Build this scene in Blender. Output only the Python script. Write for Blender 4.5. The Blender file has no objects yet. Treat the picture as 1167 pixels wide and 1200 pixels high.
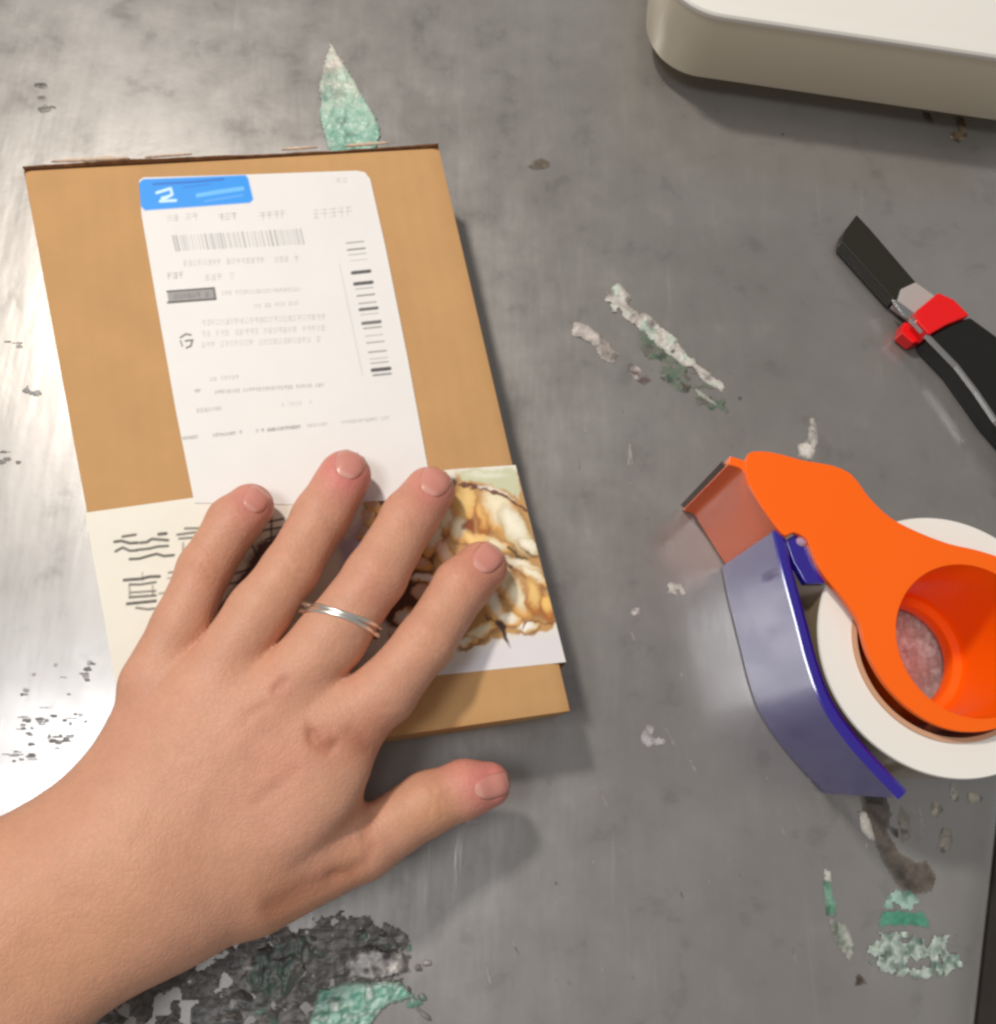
import bpy, bmesh, math, random
import numpy as np
from mathutils import Vector, Matrix, noise as mnoise
from mathutils.bvhtree import BVHTree

random.seed(4)
scene = bpy.context.scene
COL = scene.collection
CM = 0.01                      # everything below is written in centimetres

# ------------------------------------------------------------------ camera
W0, H0, F = 1167.0, 1200.0, 1050.0
CX, CY = W0 / 2, H0 / 2
NADX, NADY, D = 505.0, 900.0, 30.0          # where straight down lies, camera height
_d = Vector((NADX - CX, -(NADY - CY), -F)).normalized()
_z = -_d
_x = (Vector((1, 0, 0)) - Vector((1, 0, 0)).dot(_z) * _z).normalized()
_y = _z.cross(_x)
ROT = Matrix((_x, _y, _z))                  # camera -> world
cam_data = bpy.data.cameras.new('camera')
cam = bpy.data.objects.new('camera', cam_data)
COL.objects.link(cam)
cam.matrix_world = Matrix.Translation((0, 0, D * CM)) @ ROT.to_4x4()
cam_data.sensor_fit = 'HORIZONTAL'
cam_data.sensor_width = 36
cam_data.lens = 36 * F / W0
cam_data.clip_start = 0.01
cam_data.clip_end = 20
scene.camera = cam


def ray(px, py):
    return ROT @ Vector((px - CX, -(py - CY), -F))


def P(px, py, h=0.0):
    """world point (cm) at height h seen at photo pixel px,py"""
    r = ray(px, py)
    t = (h - D) / r.z
    return Vector((r.x * t, r.y * t, h))


RN = np.array(ROT)


def to_px(v):
    """(N,3) cm -> photo pixels"""
    q = (v - np.array([0, 0, D])) @ RN      # world -> camera (R^T v)
    return CX + F * q[:, 0] / -q[:, 2], CY - F * q[:, 1] / -q[:, 2]


def depth(p):
    return -((ROT.transposed() @ (p - Vector((0, 0, D)))).z)


# ------------------------------------------------------------------ light
world = bpy.data.worlds.new('World')
scene.world = world
world.use_nodes = True
bg = world.node_tree.nodes['Background']
bg.inputs['Color'].default_value = (1.0, 0.975, 0.95, 1)
bg.inputs['Strength'].default_value = 0.27


def lamp(name, px, py, dist, sx, sy, power, color):
    """area lamp standing where the mirror direction of table pixel px,py leads"""
    r = ray(px, py).normalized()
    r.z = -r.z
    p = P(px, py, 0) + r * dist
    ld = bpy.data.lights.new(name, 'AREA')
    ld.shape = 'RECTANGLE'
    ld.size, ld.size_y = sx * CM, sy * CM
    ld.energy = power
    ld.color = color
    o = bpy.data.objects.new(name, ld)
    COL.objects.link(o)
    o.location = p * CM
    tgt = P(560, 600, 0)
    o.rotation_euler = (tgt - p).to_track_quat('-Z', 'Y').to_euler()
    return o


lamp('ceiling_panel', 135, 930, 150, 38, 38, 6.6, (0.96, 0.97, 1.0))
lamp('desk_lamp', 215, 425, 130, 11, 11, 11.0, (1.0, 0.93, 0.84))
scene.view_settings.view_transform = 'Standard'
scene.view_settings.look = 'None'
scene.view_settings.exposure = 0.0
scene.view_settings.gamma = 1.0
scene.cycles.filter_width = 2.7
scene.cycles.max_bounces = 8


# ------------------------------------------------------------------ helpers
def lin(c):
    c = np.asarray(c, float) / 255.0
    return np.where(c <= 0.04045, c / 12.92, ((c + 0.055) / 1.055) ** 2.4)


def mat(name, rgb=(128, 128, 128), rough=0.5, metal=0.0, spec=0.5, coat=0.0, attr=None,
        bump=None, sss=0.0, trans=0.0, var=None, crough=0.1, alpha=1.0):
    m = bpy.data.materials.new(name)
    m.use_nodes = True
    nt = m.node_tree
    b = nt.nodes['Principled BSDF']
    c = tuple(lin(rgb)) + (1,)
    b.inputs['Base Color'].default_value = c
    b.inputs['Roughness'].default_value = rough
    b.inputs['Metallic'].default_value = metal
    b.inputs['Specular IOR Level'].default_value = spec
    b.inputs['Coat Weight'].default_value = coat
    b.inputs['Coat Roughness'].default_value = crough
    b.inputs['Transmission Weight'].default_value = trans
    b.inputs['Alpha'].default_value = alpha
    tc = nt.nodes.new('ShaderNodeTexCoord')
    src = None
    if attr:
        a = nt.nodes.new('ShaderNodeAttribute')
        a.attribute_name = attr
        src = a.outputs['Color']
    if var:                                   # (scale per m, amount)
        n = nt.nodes.new('ShaderNodeTexNoise')
        n.inputs['Scale'].default_value = var[0]
        n.inputs['Detail'].default_value = 5
        nt.links.new(tc.outputs['Object'], n.inputs['Vector'])
        r = nt.nodes.new('ShaderNodeMapRange')
        r.inputs['From Min'].default_value = 0.3
        r.inputs['From Max'].default_value = 0.7
        r.inputs['To Min'].default_value = 1 - var[1]
        r.inputs['To Max'].default_value = 1 + var[1]
        nt.links.new(n.outputs['Fac'], r.inputs['Value'])
        mx = nt.nodes.new('ShaderNodeVectorMath')
        mx.operation = 'SCALE'
        if src:
            nt.links.new(src, mx.inputs[0])
        else:
            mx.inputs[0].default_value = c[:3]
        nt.links.new(r.outputs[0], mx.inputs['Scale'])
        src = mx.outputs[0]
    if src:
        nt.links.new(src, b.inputs['Base Color'])
    if sss:
        b.inputs['Subsurface Weight'].default_value = sss
        b.inputs['Subsurface Radius'].default_value = (1.0, 0.35, 0.18)
        b.inputs['Subsurface Scale'].default_value = 0.004
    if bump:                                  # list of (scale, strength, distance)
        prev = None
        for sc, st, di in bump:
            n = nt.nodes.new('ShaderNodeTexNoise')
            n.inputs['Scale'].default_value = sc
            n.inputs['Detail'].default_value = 4
            nt.links.new(tc.outputs['Object'], n.inputs['Vector'])
            bp = nt.nodes.new('ShaderNodeBump')
            bp.inputs['Strength'].default_value = st
            bp.inputs['Distance'].default_value = di
            nt.links.new(n.outputs['Fac'], bp.inputs['Height'])
            if prev:
                nt.links.new(prev.outputs[0], bp.inputs['Normal'])
            prev = bp
        nt.links.new(prev.outputs[0], b.inputs['Normal'])
    return m


def worigin(o):
    v = Vector((0, 0, 0))
    while o:
        v += o.location
        o = o.parent
    return v / CM


def thing(name, label, cat, loc):
    o = bpy.data.objects.new(name, None)
    o.empty_display_size = 0.02
    COL.objects.link(o)
    o.location = Vector(loc) * CM
    o['label'] = label
    o['category'] = cat
    return o


def tag(o, label, cat, group=None):
    o['label'] = label
    o['category'] = cat
    if group:
        o['group'] = group
    return o


def build(name, verts, faces, m, parent=None, origin=None, smooth=True, bevel=0.0, colors=None, solid=0.0, segs=2):
    verts = np.asarray([tuple(v) for v in verts] if not isinstance(verts, np.ndarray) else verts, float)
    if origin is None:
        origin = Vector((0, 0, 0)) if parent else Vector(((verts[:, 0].mean()), (verts[:, 1].mean()), verts[:, 2].min()))
    base = worigin(parent) if parent else Vector((0, 0, 0))
    off = base if parent else Vector(origin)
    me = bpy.data.meshes.new(name)
    vv = (verts - np.array(off)) * CM
    me.from_pydata(vv.tolist(), [], faces.tolist() if isinstance(faces, np.ndarray) else faces)
    me.update()
    if colors is not None:
        a = me.color_attributes.new('paint', 'FLOAT_COLOR', 'POINT')
        buf = np.ones((len(verts), 4), np.float32)
        buf[:, :3] = colors
        a.data.foreach_set('color', buf.ravel())
    if smooth:
        me.polygons.foreach_set('use_smooth', [True] * len(me.polygons))
    me.materials.append(m)
    o = bpy.data.objects.new(name, me)
    COL.objects.link(o)
    if parent:
        o.parent = parent
    else:
        o.location = Vector(off) * CM
    if solid:
        s = o.modifiers.new('solid', 'SOLIDIFY')
        s.thickness = solid * CM
        s.offset = -1
    if bevel:
        b = o.modifiers.new('bevel', 'BEVEL')
        b.width = bevel * CM
        b.segments = segs
        b.limit_method = 'ANGLE'
        b.angle_limit = math.radians(40)
        b.harden_normals = True
    return o


def catmull(pts, n=6, closed=True):
    out = []
    N = len(pts)
    rng = range(N) if closed else range(N - 1)
    for i in rng:
        g = lambda k: Vector(pts[k % N]) if closed else Vector(pts[min(max(k, 0), N - 1)])
        p0, p1, p2, p3 = g(i - 1), g(i), g(i + 1), g(i + 2)
        for j in range(n):
            t = j / n
            out.append(0.5 * ((2 * p1) + (p2 - p0) * t + (2 * p0 - 5 * p1 + 4 * p2 - p3) * t * t + (3 * p1 - p0 - 3 * p2 + p3) * t ** 3))
    if not closed:
        out.append(Vector(pts[-1]))
    return out


def prism(loops, z0, z1):
    """loops of xy points (outer, then holes), tessellated, from z0 to z1 -> verts, faces"""
    bm = bmesh.new()
    es = []
    for L in loops:
        vs = [bm.verts.new((p[0], p[1], z1)) for p in L]
        for i in range(len(vs)):
            es.append(bm.edges.new((vs[i], vs[(i + 1) % len(vs)])))
    bmesh.ops.triangle_fill(bm, edges=es, use_beauty=True, use_dissolve=False)
    bmesh.ops.recalc_face_normals(bm, faces=bm.faces)
    fs = list(bm.faces)
    if sum(f.normal.z for f in fs) < 0:
        bmesh.ops.reverse_faces(bm, faces=fs)
    r = bmesh.ops.extrude_face_region(bm, geom=fs, use_keep_orig=True)
    for v in [g for g in r['geom'] if isinstance(g, bmesh.types.BMVert)]:
        v.co.z = z0
    # extruded copies become the bottom, originals stay on top
    bmesh.ops.recalc_face_normals(bm, faces=bm.faces)
    bm.verts.index_update()
    v = [tuple(q.co) for q in bm.verts]
    f = [[q.index for q in g.verts] for g in bm.faces]
    bm.free()
    return v, f


def lathe(c, prof, n=96, a0=0, a1=2 * math.pi):
    v, f = [], []
    for i in range(n):
        a = a0 + (a1 - a0) * i / n
        for r, z in prof:
            v.append((c.x + r * math.cos(a), c.y + r * math.sin(a), z))
    k = len(prof)
    for i in range(n):
        j = (i + 1) % n
        for q in range(k - 1):
            f.append((i * k + q, j * k + q, j * k + q + 1, i * k + q + 1))
    return v, f


def sweep(path, prof, closed=True):
    """path of Vectors (xy), prof list of (offset to the left, z): closed tube-like strip"""
    v, f = [], []
    n = len(path)
    k = len(prof)
    for i, p in enumerate(path):
        a = path[max(i - 1, 0)]
        b = path[min(i + 1, n - 1)]
        t = Vector((b[0] - a[0], b[1] - a[1])).normalized()
        nx, ny = -t.y, t.x
        for o, z in prof:
            v.append((p[0] + nx * o, p[1] + ny * o, z))
    for i in range(n - 1):
        for q in range(k):
            r = (q + 1) % k
            f.append((i * k + q, i * k + r, (i + 1) * k + r, (i + 1) * k + q))
    f.append(tuple(range(k)))
    f.append(tuple(reversed(range((n - 1) * k, n * k))))
    return v, f


def fixn(o):
    bm = bmesh.new()
    bm.from_mesh(o.data)
    bmesh.ops.recalc_face_normals(bm, faces=bm.faces)
    bm.to_mesh(o.data)
    bm.free()
    return o


# value noise in numpy ------------------------------------------------------
_rng = np.random.RandomState(7)
_tab = _rng.rand(256, 256)


def vnoise(x, y, s=1.0, o=0):
    x = np.asarray(x) * s + 17.3 * o
    y = np.asarray(y) * s + 5.1 * o
    xi = np.floor(x).astype(int)
    yi = np.floor(y).astype(int)
    fx = x - xi
    fy = y - yi
    fx = fx * fx * (3 - 2 * fx)
    fy = fy * fy * (3 - 2 * fy)
    g = lambda a, b: _tab[a & 255, b & 255]
    return (g(xi, yi) * (1 - fx) + g(xi + 1, yi) * fx) * (1 - fy) + (g(xi, yi + 1) * (1 - fx) + g(xi + 1, yi + 1) * fx) * fy


def fbm(x, y, s=1.0, o=0, n=4):
    r = 0
    a = 0.5
    for i in range(n):
        r = r + a * vnoise(x, y, s * 2 ** i, o + i)
        a *= 0.5
    return r / (1 - 0.5 ** n)


def inside(px, py, poly):
    poly = np.asarray(poly, float)
    c = np.zeros(len(px), bool)
    n = len(poly)
    for i in range(n):
        x1, y1 = poly[i]
        x2, y2 = poly[(i + 1) % n]
        if y1 == y2:
            continue
        k = ((y1 > py) != (y2 > py)) & (px < (x2 - x1) * (py - y1) / (y2 - y1) + x1)
        c ^= k
    return c


def polydist(px, py, pts, closed=False):
    d = np.full(len(px), 1e9)
    n = len(pts)
    for i in range(n if closed else n - 1):
        ax, ay = pts[i]
        bx, by = pts[(i + 1) % n]
        vx, vy = bx - ax, by - ay
        L = vx * vx + vy * vy + 1e-9
        t = np.clip(((px - ax) * vx + (py - ay) * vy) / L, 0, 1)
        d = np.minimum(d, np.hypot(px - ax - t * vx, py - ay - t * vy))
    return d


class Paint:
    """flat print painted on the vertices of a sheet; coordinates are the sheet's own marks"""

    def __init__(s, x, y, base):
        s.x, s.y = x, y
        s.c = np.tile(lin(base), (len(x), 1))

    def mix(s, a, col):
        a = np.clip(a, 0, 1)[:, None]
        s.c = s.c * (1 - a) + lin(col) * a

    def line(s, pts, w, col, a=1.0):
        d = polydist(s.x, s.y, pts)
        s.mix(np.clip((w / 2 + 0.6 - d) / 1.2, 0, 1) * a, col)

    def ell(s, cx, cy, rx, ry, ang, col, soft=0.25, a=1.0):
        t = math.radians(ang)
        dx, dy = s.x - cx, s.y - cy
        u = (dx * math.cos(t) + dy * math.sin(t)) / rx
        v = (-dx * math.sin(t) + dy * math.cos(t)) / ry
        r = np.hypot(u, v)
        s.mix(np.clip((1 - r) / soft + 0.5, 0, 1) * a, col)

    def poly(s, pts, col, soft=1.2, a=1.0):
        i = inside(s.x, s.y, pts)
        d = polydist(s.x, s.y, pts, True)
        sd = np.where(i, d, -d)
        s.mix(np.clip(sd / soft + 0.5, 0, 1) * a, col)


def sheet(poly, h, step, zf=None):
    """grid of cells clipped to a photo-traced outline lying at height h"""
    w = [P(x, y, h) for x, y in poly]
    x0, x1 = min(p.x for p in w), max(p.x for p in w)
    y0, y1 = min(p.y for p in w), max(p.y for p in w)
    nx, ny = int((x1 - x0) / step) + 2, int((y1 - y0) / step) + 2
    X, Y = np.meshgrid(x0 + np.arange(nx) * step, y0 + np.arange(ny) * step)
    X, Y = X.ravel(), Y.ravel()
    wp = [(p.x, p.y) for p in w]
    ins = inside(X, Y, wp)
    # snap outside vertices adjacent to the outline on to it
    d = polydist(X, Y, wp, True)
    near = (~ins) & (d < step * 1.3)
    idx = np.where(near)[0]
    for i in idx:
        best = None
        for k in range(len(wp)):
            ax, ay = wp[k]
            bx, by = wp[(k + 1) % len(wp)]
            vx, vy = bx - ax, by - ay
            t = min(max(((X[i] - ax) * vx + (Y[i] - ay) * vy) / (vx * vx + vy * vy + 1e-12), 0), 1)
            qx, qy = ax + t * vx, ay + t * vy
            dd = (qx - X[i]) ** 2 + (qy - Y[i]) ** 2
            if best is None or dd < best[0]:
                best = (dd, qx, qy)
        X[i], Y[i] = best[1], best[2]
    ok = (ins | near).reshape(ny, nx)
    insg = ins.reshape(ny, nx)
    q = ok[:-1, :-1] & ok[1:, :-1] & ok[:-1, 1:] & ok[1:, 1:]
    anyin = insg[:-1, :-1] | insg[1:, :-1] | insg[:-1, 1:] | insg[1:, 1:]
    jj, ii = np.where(q & anyin)
    a = jj * nx + ii
    F_ = np.stack([a, a + 1, a + nx + 1, a + nx], 1)
    used = np.unique(F_)
    remap = -np.ones(nx * ny, int)
    remap[used] = np.arange(len(used))
    V = np.stack([X[used], Y[used], np.full(len(used), h, float)], 1)
    return V, remap[F_], wp


# ------------------------------------------------------------------ materials
def table_material():
    m = bpy.data.materials.new('worn_grey_laminate')
    m.use_nodes = True
    nt = m.node_tree
    N, L = nt.nodes, nt.links
    b = N['Principled BSDF']
    tc = N.new('ShaderNodeTexCoord')

    def mapping(scale, rot=0.0):
        k = N.new('ShaderNodeMapping')
        k.inputs['Scale'].default_value = scale
        k.inputs['Rotation'].default_value = (0, 0, rot)
        L.new(tc.outputs['Object'], k.inputs['Vector'])
        return k.outputs[0]

    def noise(vec, sc, det=5, ro=0.6, dist=0.0):
        n = N.new('ShaderNodeTexNoise')
        n.inputs['Scale'].default_value = sc
        n.inputs['Detail'].default_value = det
        n.inputs['Roughness'].default_value = ro
        n.inputs['Distortion'].default_value = dist
        L.new(vec, n.inputs['Vector'])
        return n.outputs['Fac']

    def rng(s, a, b_, c=0.0, d=1.0):
        r = N.new('ShaderNodeMapRange')
        r.inputs['From Min'].default_value = a
        r.inputs['From Max'].default_value = b_
        r.inputs['To Min'].default_value = c
        r.inputs['To Max'].default_value = d
        L.new(s, r.inputs['Value'])
        return r.outputs[0]

    def mixc(f, a, c):
        x = N.new('ShaderNodeMix')
        x.data_type = 'RGBA'
        L.new(f, x.inputs[0])
        if isinstance(a, tuple):
            x.inputs[6].default_value = a
        else:
            L.new(a, x.inputs[6])
        if isinstance(c, tuple):
            x.inputs[7].default_value = c
        else:
            L.new(c, x.inputs[7])
        return x.outputs[2]

    def math_(op, a, c):
        x = N.new('ShaderNodeMath')
        x.operation = op
        for i, s in enumerate((a, c)):
            if isinstance(s, (int, float)):
                x.inputs[i].default_value = s
            else:
                L.new(s, x.inputs[i])
        return x.outputs[0]

    plain = mapping((1, 1, 1))
    big = noise(plain, 9, 5, 0.6, 0.15)
    mid = noise(plain, 60, 6, 0.6, 0.2)
    col = mixc(rng(big, 0.32, 0.68), (0.278, 0.260, 0.242, 1), (0.34, 0.325, 0.312, 1))
    col = mixc(rng(mid, 0.60, 0.80, 0, 0.4), col, (0.38, 0.36, 0.34, 1))
    col = mixc(rng(mid, 0.42, 0.26, 0, 0.28), col, (0.075, 0.066, 0.058, 1))
    # long pale scuffs, running down and a little to the right
    sv = mapping((150, 20, 1), math.radians(14))
    scr = noise(sv, 1.0, 3, 0.55, 0.4)
    gate = noise(plain, 22, 3, 0.5)
    s1 = math_('MULTIPLY', rng(scr, 0.63, 0.78), rng(gate, 0.47, 0.62))
    col = mixc(math_('MULTIPLY', s1, 0.5), col, (0.46, 0.44, 0.42, 1))
    sv2 = mapping((60, 420, 1), math.radians(-62))
    scr2 = noise(sv2, 1.0, 2, 0.5, 0.3)
    s2 = math_('MULTIPLY', rng(scr2, 0.74, 0.80), rng(gate, 0.42, 0.30))
    col = mixc(math_('MULTIPLY', s2, 0.6), col, (0.05, 0.045, 0.04, 1))
    # specks
    vo = N.new('ShaderNodeTexVoronoi')
    vo.inputs['Scale'].default_value = 75
    L.new(plain, vo.inputs['Vector'])
    sp = math_('MULTIPLY', rng(vo.outputs['Distance'], 0.075, 0.04), rng(noise(plain, 30, 2), 0.56, 0.60))
    col = mixc(math_('MULTIPLY', sp, 0.6), col, (0.045, 0.04, 0.035, 1))
    L.new(col, b.inputs['Base Color'])
    ro = rng(big, 0.3, 0.7, 0.29, 0.38)
    ro = math_('ADD', ro, rng(mid, 0.35, 0.7, -0.04, 0.07))
    L.new(ro, b.inputs['Roughness'])
    b.inputs['Specular IOR Level'].default_value = 0.9
    b.inputs['Metallic'].default_value = 0.5
    b.inputs['Coat Weight'].default_value = 0.7
    b.inputs['Coat Roughness'].default_value = 0.13
    bp = N.new('ShaderNodeBump')
    bp.inputs['Strength'].default_value = 0.3
    bp.inputs['Distance'].default_value = 0.0004
    hsum = math_('ADD', math_('MULTIPLY', mid, 0.6), math_('MULTIPLY', s1, 0.5))
    L.new(hsum, bp.inputs['Height'])
    bp2 = N.new('ShaderNodeBump')
    bp2.inputs['Strength'].default_value = 0.13
    bp2.inputs['Distance'].default_value = 0.0025
    L.new(noise(mapping((1.0, 0.22, 1), 0.20), 60, 3, 0.5, 0.1), bp2.inputs['Height'])
    L.new(bp.outputs[0], bp2.inputs['Normal'])
    L.new(bp2.outputs[0], b.inputs['Normal'])
    return m


M_table = table_material()
M_flake = mat('peeling_paint', rough=0.42, attr='paint', spec=0.6, bump=[(900, 0.3, 0.0004)])
M_card = mat('brown_cardboard', (196, 152, 102), rough=0.75, spec=0.25, var=(45, 0.06),
             bump=[(300, 0.18, 0.0004), (1500, 0.2, 0.0002)])
nt = M_card.node_tree
tcn = nt.nodes.new('ShaderNodeTexCoord')
mpn = nt.nodes.new('ShaderNodeMapping')
mpn.inputs['Rotation'].default_value = (0, 0, -0.2)
nt.links.new(tcn.outputs['Object'], mpn.inputs['Vector'])
wv = nt.nodes.new('ShaderNodeTexWave')
wv.inputs['Scale'].default_value = 55
wv.inputs['Distortion'].default_value = 1.5
nt.links.new(mpn.outputs[0], wv.inputs['Vector'])
bpn = nt.nodes.new('ShaderNodeBump')
bpn.inputs['Strength'].default_value = 0.10
bpn.inputs['Distance'].default_value = 0.0006
nt.links.new(wv.outputs['Fac'], bpn.inputs['Height'])
nt.links.new(nt.nodes['Principled BSDF'].inputs['Normal'].links[0].from_socket, bpn.inputs['Normal'])
nt.links.new(bpn.outputs[0], nt.nodes['Principled BSDF'].inputs['Normal'])
M_cardraw = mat('torn_cardboard_edge', (120, 84, 58), rough=0.9, spec=0.1, var=(300, 0.3), bump=[(700, 0.6, 0.0006)])
M_print = mat('printed_paper', rough=0.5, attr='paint', spec=0.4, bump=[(60, 0.12, 0.0015)])
M_dark = mat('black_rubber', (14, 13, 12), rough=0.6, spec=0.3)
M_rail = mat('dark_brown_rail', (48, 42, 38), rough=0.35, spec=0.5, var=(60, 0.2))
M_floor = mat('dark_floor', (30, 28, 26), rough=0.8, var=(20, 0.3))

# ------------------------------------------------------------------ setting: tabletop
e0, e1 = P(1106, 1200, 0), P(1130, 1000, 0)          # where the sheet starts to roll over
ed = (e1 - e0).normalized()
en = Vector((ed.y, -ed.x, 0))                        # outwards, to the right
A, B = e0 - ed * 60, e1 + ed * 60
Rr = 1.7
v, f = [], []
cols = [(-90, 0)] + [(-k * 0.6, 0) for k in range(8, 0, -1)] + [(Rr * math.sin(t), -Rr + Rr * math.cos(t)) for t in np.linspace(0, math.pi / 2, 10)] + [(Rr, -4)]
for s in (0, 1):
    q = A if s == 0 else B
    for dx, dz in cols:
        p = q + en * dx
        v.append((p.x, p.y, dz))
k = len(cols)
for i in range(k - 1):
    f.append((i, i + 1, k + i + 1, k + i))
table = build('tabletop', v, f, M_table, origin=(0, 0, 0))
fixn(table)
table['kind'] = 'structure'
v, f = [], []
prof = [(1,0)]
for nm, pr, mm in (('edge_seal', [(1.73, -4), (1.73, -2.3), (2.10, -2.3), (2.10, -4)], M_dark),
                   ('side_rail', [(2.12, -4), (2.12, -1.95), (2.2, -1.85), (3.2, -1.85), (3.3, -1.95), (3.3, -4)], M_rail)):
    path = [(A.x, A.y), (B.x, B.y)]
    v, f = sweep([Vector(a) for a in path], [(-o, z) for o, z in pr])
    o = build(nm, v, f, mm, table, smooth=False)
    fixn(o)
fl = build('floor', [(-120, -120, -75), (120, -120, -75), (120, 120, -75), (-120, 120, -75)], [(0, 1, 2, 3)], M_floor, origin=(0, 0, -75))
fl['kind'] = 'structure'


# ------------------------------------------------------------------ flakes, tears, stains and some painted glints on the tabletop
def flake(poly, colors, amp=0.08, fr=3.0, thick=0.008, seed=0, step=0.055, grad=None, rag=0.12, stretch=(1, 1), lift=0.0, cr=1.0, hole=0.0):
    V, Fc, wp = sheet(poly, 0.0, step)
    x, y = V[:, 0], V[:, 1]
    d = polydist(x, y, wp, True)
    e = d + (fbm(x, y, 5.0, seed + 3) - 0.5) * rag * 4
    keep = e > rag * 0.6
    if hole:
        keep &= fbm(x, y, 2.6, seed + 20, 3) > hole
    fk = keep[Fc].sum(1) >= 3
    Fc = Fc[fk]
    if len(Fc) == 0:
        return None
    used = np.unique(Fc)
    rm = -np.ones(len(V), int)
    rm[used] = np.arange(len(used))
    V, Fc, d = V[used], rm[Fc], d[used]
    x, y = V[:, 0], V[:, 1]
    sx, sy = stretch
    n1 = fbm(x * sx, y * sy, fr, seed, 4)
    rid = 1 - np.abs(2 * fbm(x * sx, y * sy, fr * 1.2, seed + 9, 3) - 1) * 3
    rid = np.clip(rid, 0, 1) ** 2
    z = thick + 0.5 * amp * np.clip(n1 - 0.25, 0, 1) + amp * 0.28 * rid
    edge = np.clip(d / 0.12, 0, 1)
    z = z * (0.25 + 0.75 * edge) + lift * edge
    V[:, 2] = z + 0.004
    cs = [lin(c) for c in colors]
    t = np.clip((fbm(x, y, 3.0, seed + 5, 4) - 0.3) / 0.4, 0, 0.999)
    if grad:
        (gx0, gy0), (gx1, gy1) = grad
        a, b_ = P(gx0, gy0), P(gx1, gy1)
        dd = np.array([b_.x - a.x, b_.y - a.y])
        g = ((x - a.x) * dd[0] + (y - a.y) * dd[1]) / (dd @ dd)
        t = np.clip(g + (t - 0.5) * 0.35, 0, 0.999)
    t = t * (len(cs) - 1)
    i = t.astype(int)
    fr_ = (t - i)[:, None]
    cs = np.array(cs)
    i2 = np.minimum(i + 1, len(cs) - 1)
    c = cs[i] * (1 - fr_) + cs[i2] * fr_
    c = c * (0.85 + 0.3 * vnoise(x, y, 14, seed + 2))[:, None]
    fade = (np.clip(1 - d / 0.16, 0, 1) * (0.35 + 0.6 * vnoise(x, y, 4.0, seed + 7)))[:, None]
    c = c * (1 - fade) + lin((128, 122, 116)) * fade
    if cr:                                     # darker in the creases
        c = c * (1 - cr * 0.5 * np.clip((0.42 - n1) / 0.12, 0, 1))[:, None]
    return build('paint_flake', V, Fc, M_flake, table, colors=c)


MINT, PALE, WHT = (120, 176, 152), (176, 200, 186), (206, 200, 192)
GRN = (58, 140, 108)
GREY, DK, BRN = (110, 104, 98), (44, 40, 36), (98, 88, 78)
flake([(386, 44), (396, 60), (411, 85), (429, 115), (443, 140), (448, 160), (440, 182), (385, 182), (374, 140), (373, 100), (379, 75)],
      [(200, 190, 180), (190, 200, 184), (160, 194, 176), (128, 176, 158)], amp=0.20, fr=1.8, grad=((388, 50), (400, 172)), seed=1, rag=0.07, cr=0.6)
flake([(712, 335), (725, 331), (744, 350), (738, 358), (762, 370), (792, 393), (803, 410), (818, 425), (838, 440), (852, 452), (848, 463), (820, 444), (780, 414), (745, 384), (713, 366), (708, 350)],
      [(176, 168, 160), (206, 200, 192), (188, 204, 188)], amp=0.14, fr=2.4, seed=2, rag=0.09, hole=0.27)
flake([(668, 376), (685, 378), (707, 394), (726, 415), (720, 428), (704, 422), (693, 402), (670, 394)], [(150, 140, 134), (206, 196, 190)], amp=0.16, fr=2.5, seed=3, rag=0.04)
flake([(732, 424), (748, 428), (764, 446), (752, 452), (736, 438)], [(210, 205, 200), (90, 70, 66)], amp=0.18, seed=4, rag=0.04)
flake([(743, 382), (790, 408), (845, 458), (858, 485), (842, 492), (800, 465), (752, 425)], [(84, 108, 92), (112, 118, 104), (100, 98, 90)], amp=0.03, thick=0.003, seed=5, rag=0.14, hole=0.42)
flake([(795, 445), (812, 452), (806, 462), (796, 458)], [DK, BRN], amp=0.06, seed=6, rag=0.03)
flake([(812, 452), (838, 470), (840, 476), (818, 464)], [(170, 180, 164)], amp=0.1, seed=7, rag=0.02)
# crumpled torn area at the bottom left, partly under the arm
flake([(120, 1150), (330, 1088), (400, 1060), (462, 1082), (478, 1100), (482, 1130), (470, 1160), (430, 1190), (395, 1265), (100, 1270)],
      [(78, 73, 68), (104, 99, 93), (70, 70, 64), (128, 122, 116)], amp=0.14, fr=2.0, seed=8, rag=0.22, step=0.05, stretch=(0.7, 1.7), hole=0.33, cr=0.6)
for i in range(70):                             # loose chips and shreds round the torn area
    t = random.random()
    x = 240 + 250 * t + random.uniform(-15, 15)
    y = 1135 + random.uniform(-42, 70) - 8 * t
    if y < 1085 + max(0, 330 - x) * 0.35:
        continue
    w_, h_ = random.uniform(4, 13), random.uniform(3, 7)
    an = random.uniform(-0.5, 0.9)
    pl = []
    for k in range(7):
        q = 2 * math.pi * k / 7
        r_ = 0.6 + 0.7 * random.random()
        dx, dy = w_ * r_ * math.cos(q), h_ * r_ * math.sin(q)
        pl.append((x + dx * math.cos(an) - dy * math.sin(an), y + dx * math.sin(an) + dy * math.cos(an)))
    c = random.choice([DK, (66, 60, 56), BRN, (196, 192, 186), (160, 156, 150), (96, 150, 130), (34, 30, 28)])
    flake(pl, [c, tuple(int(q * 0.7 + 20) for q in c)], amp=0.16, fr=4, seed=100 + i, rag=0.02, step=0.05, lift=random.choice([0, .03, .08]))

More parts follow.
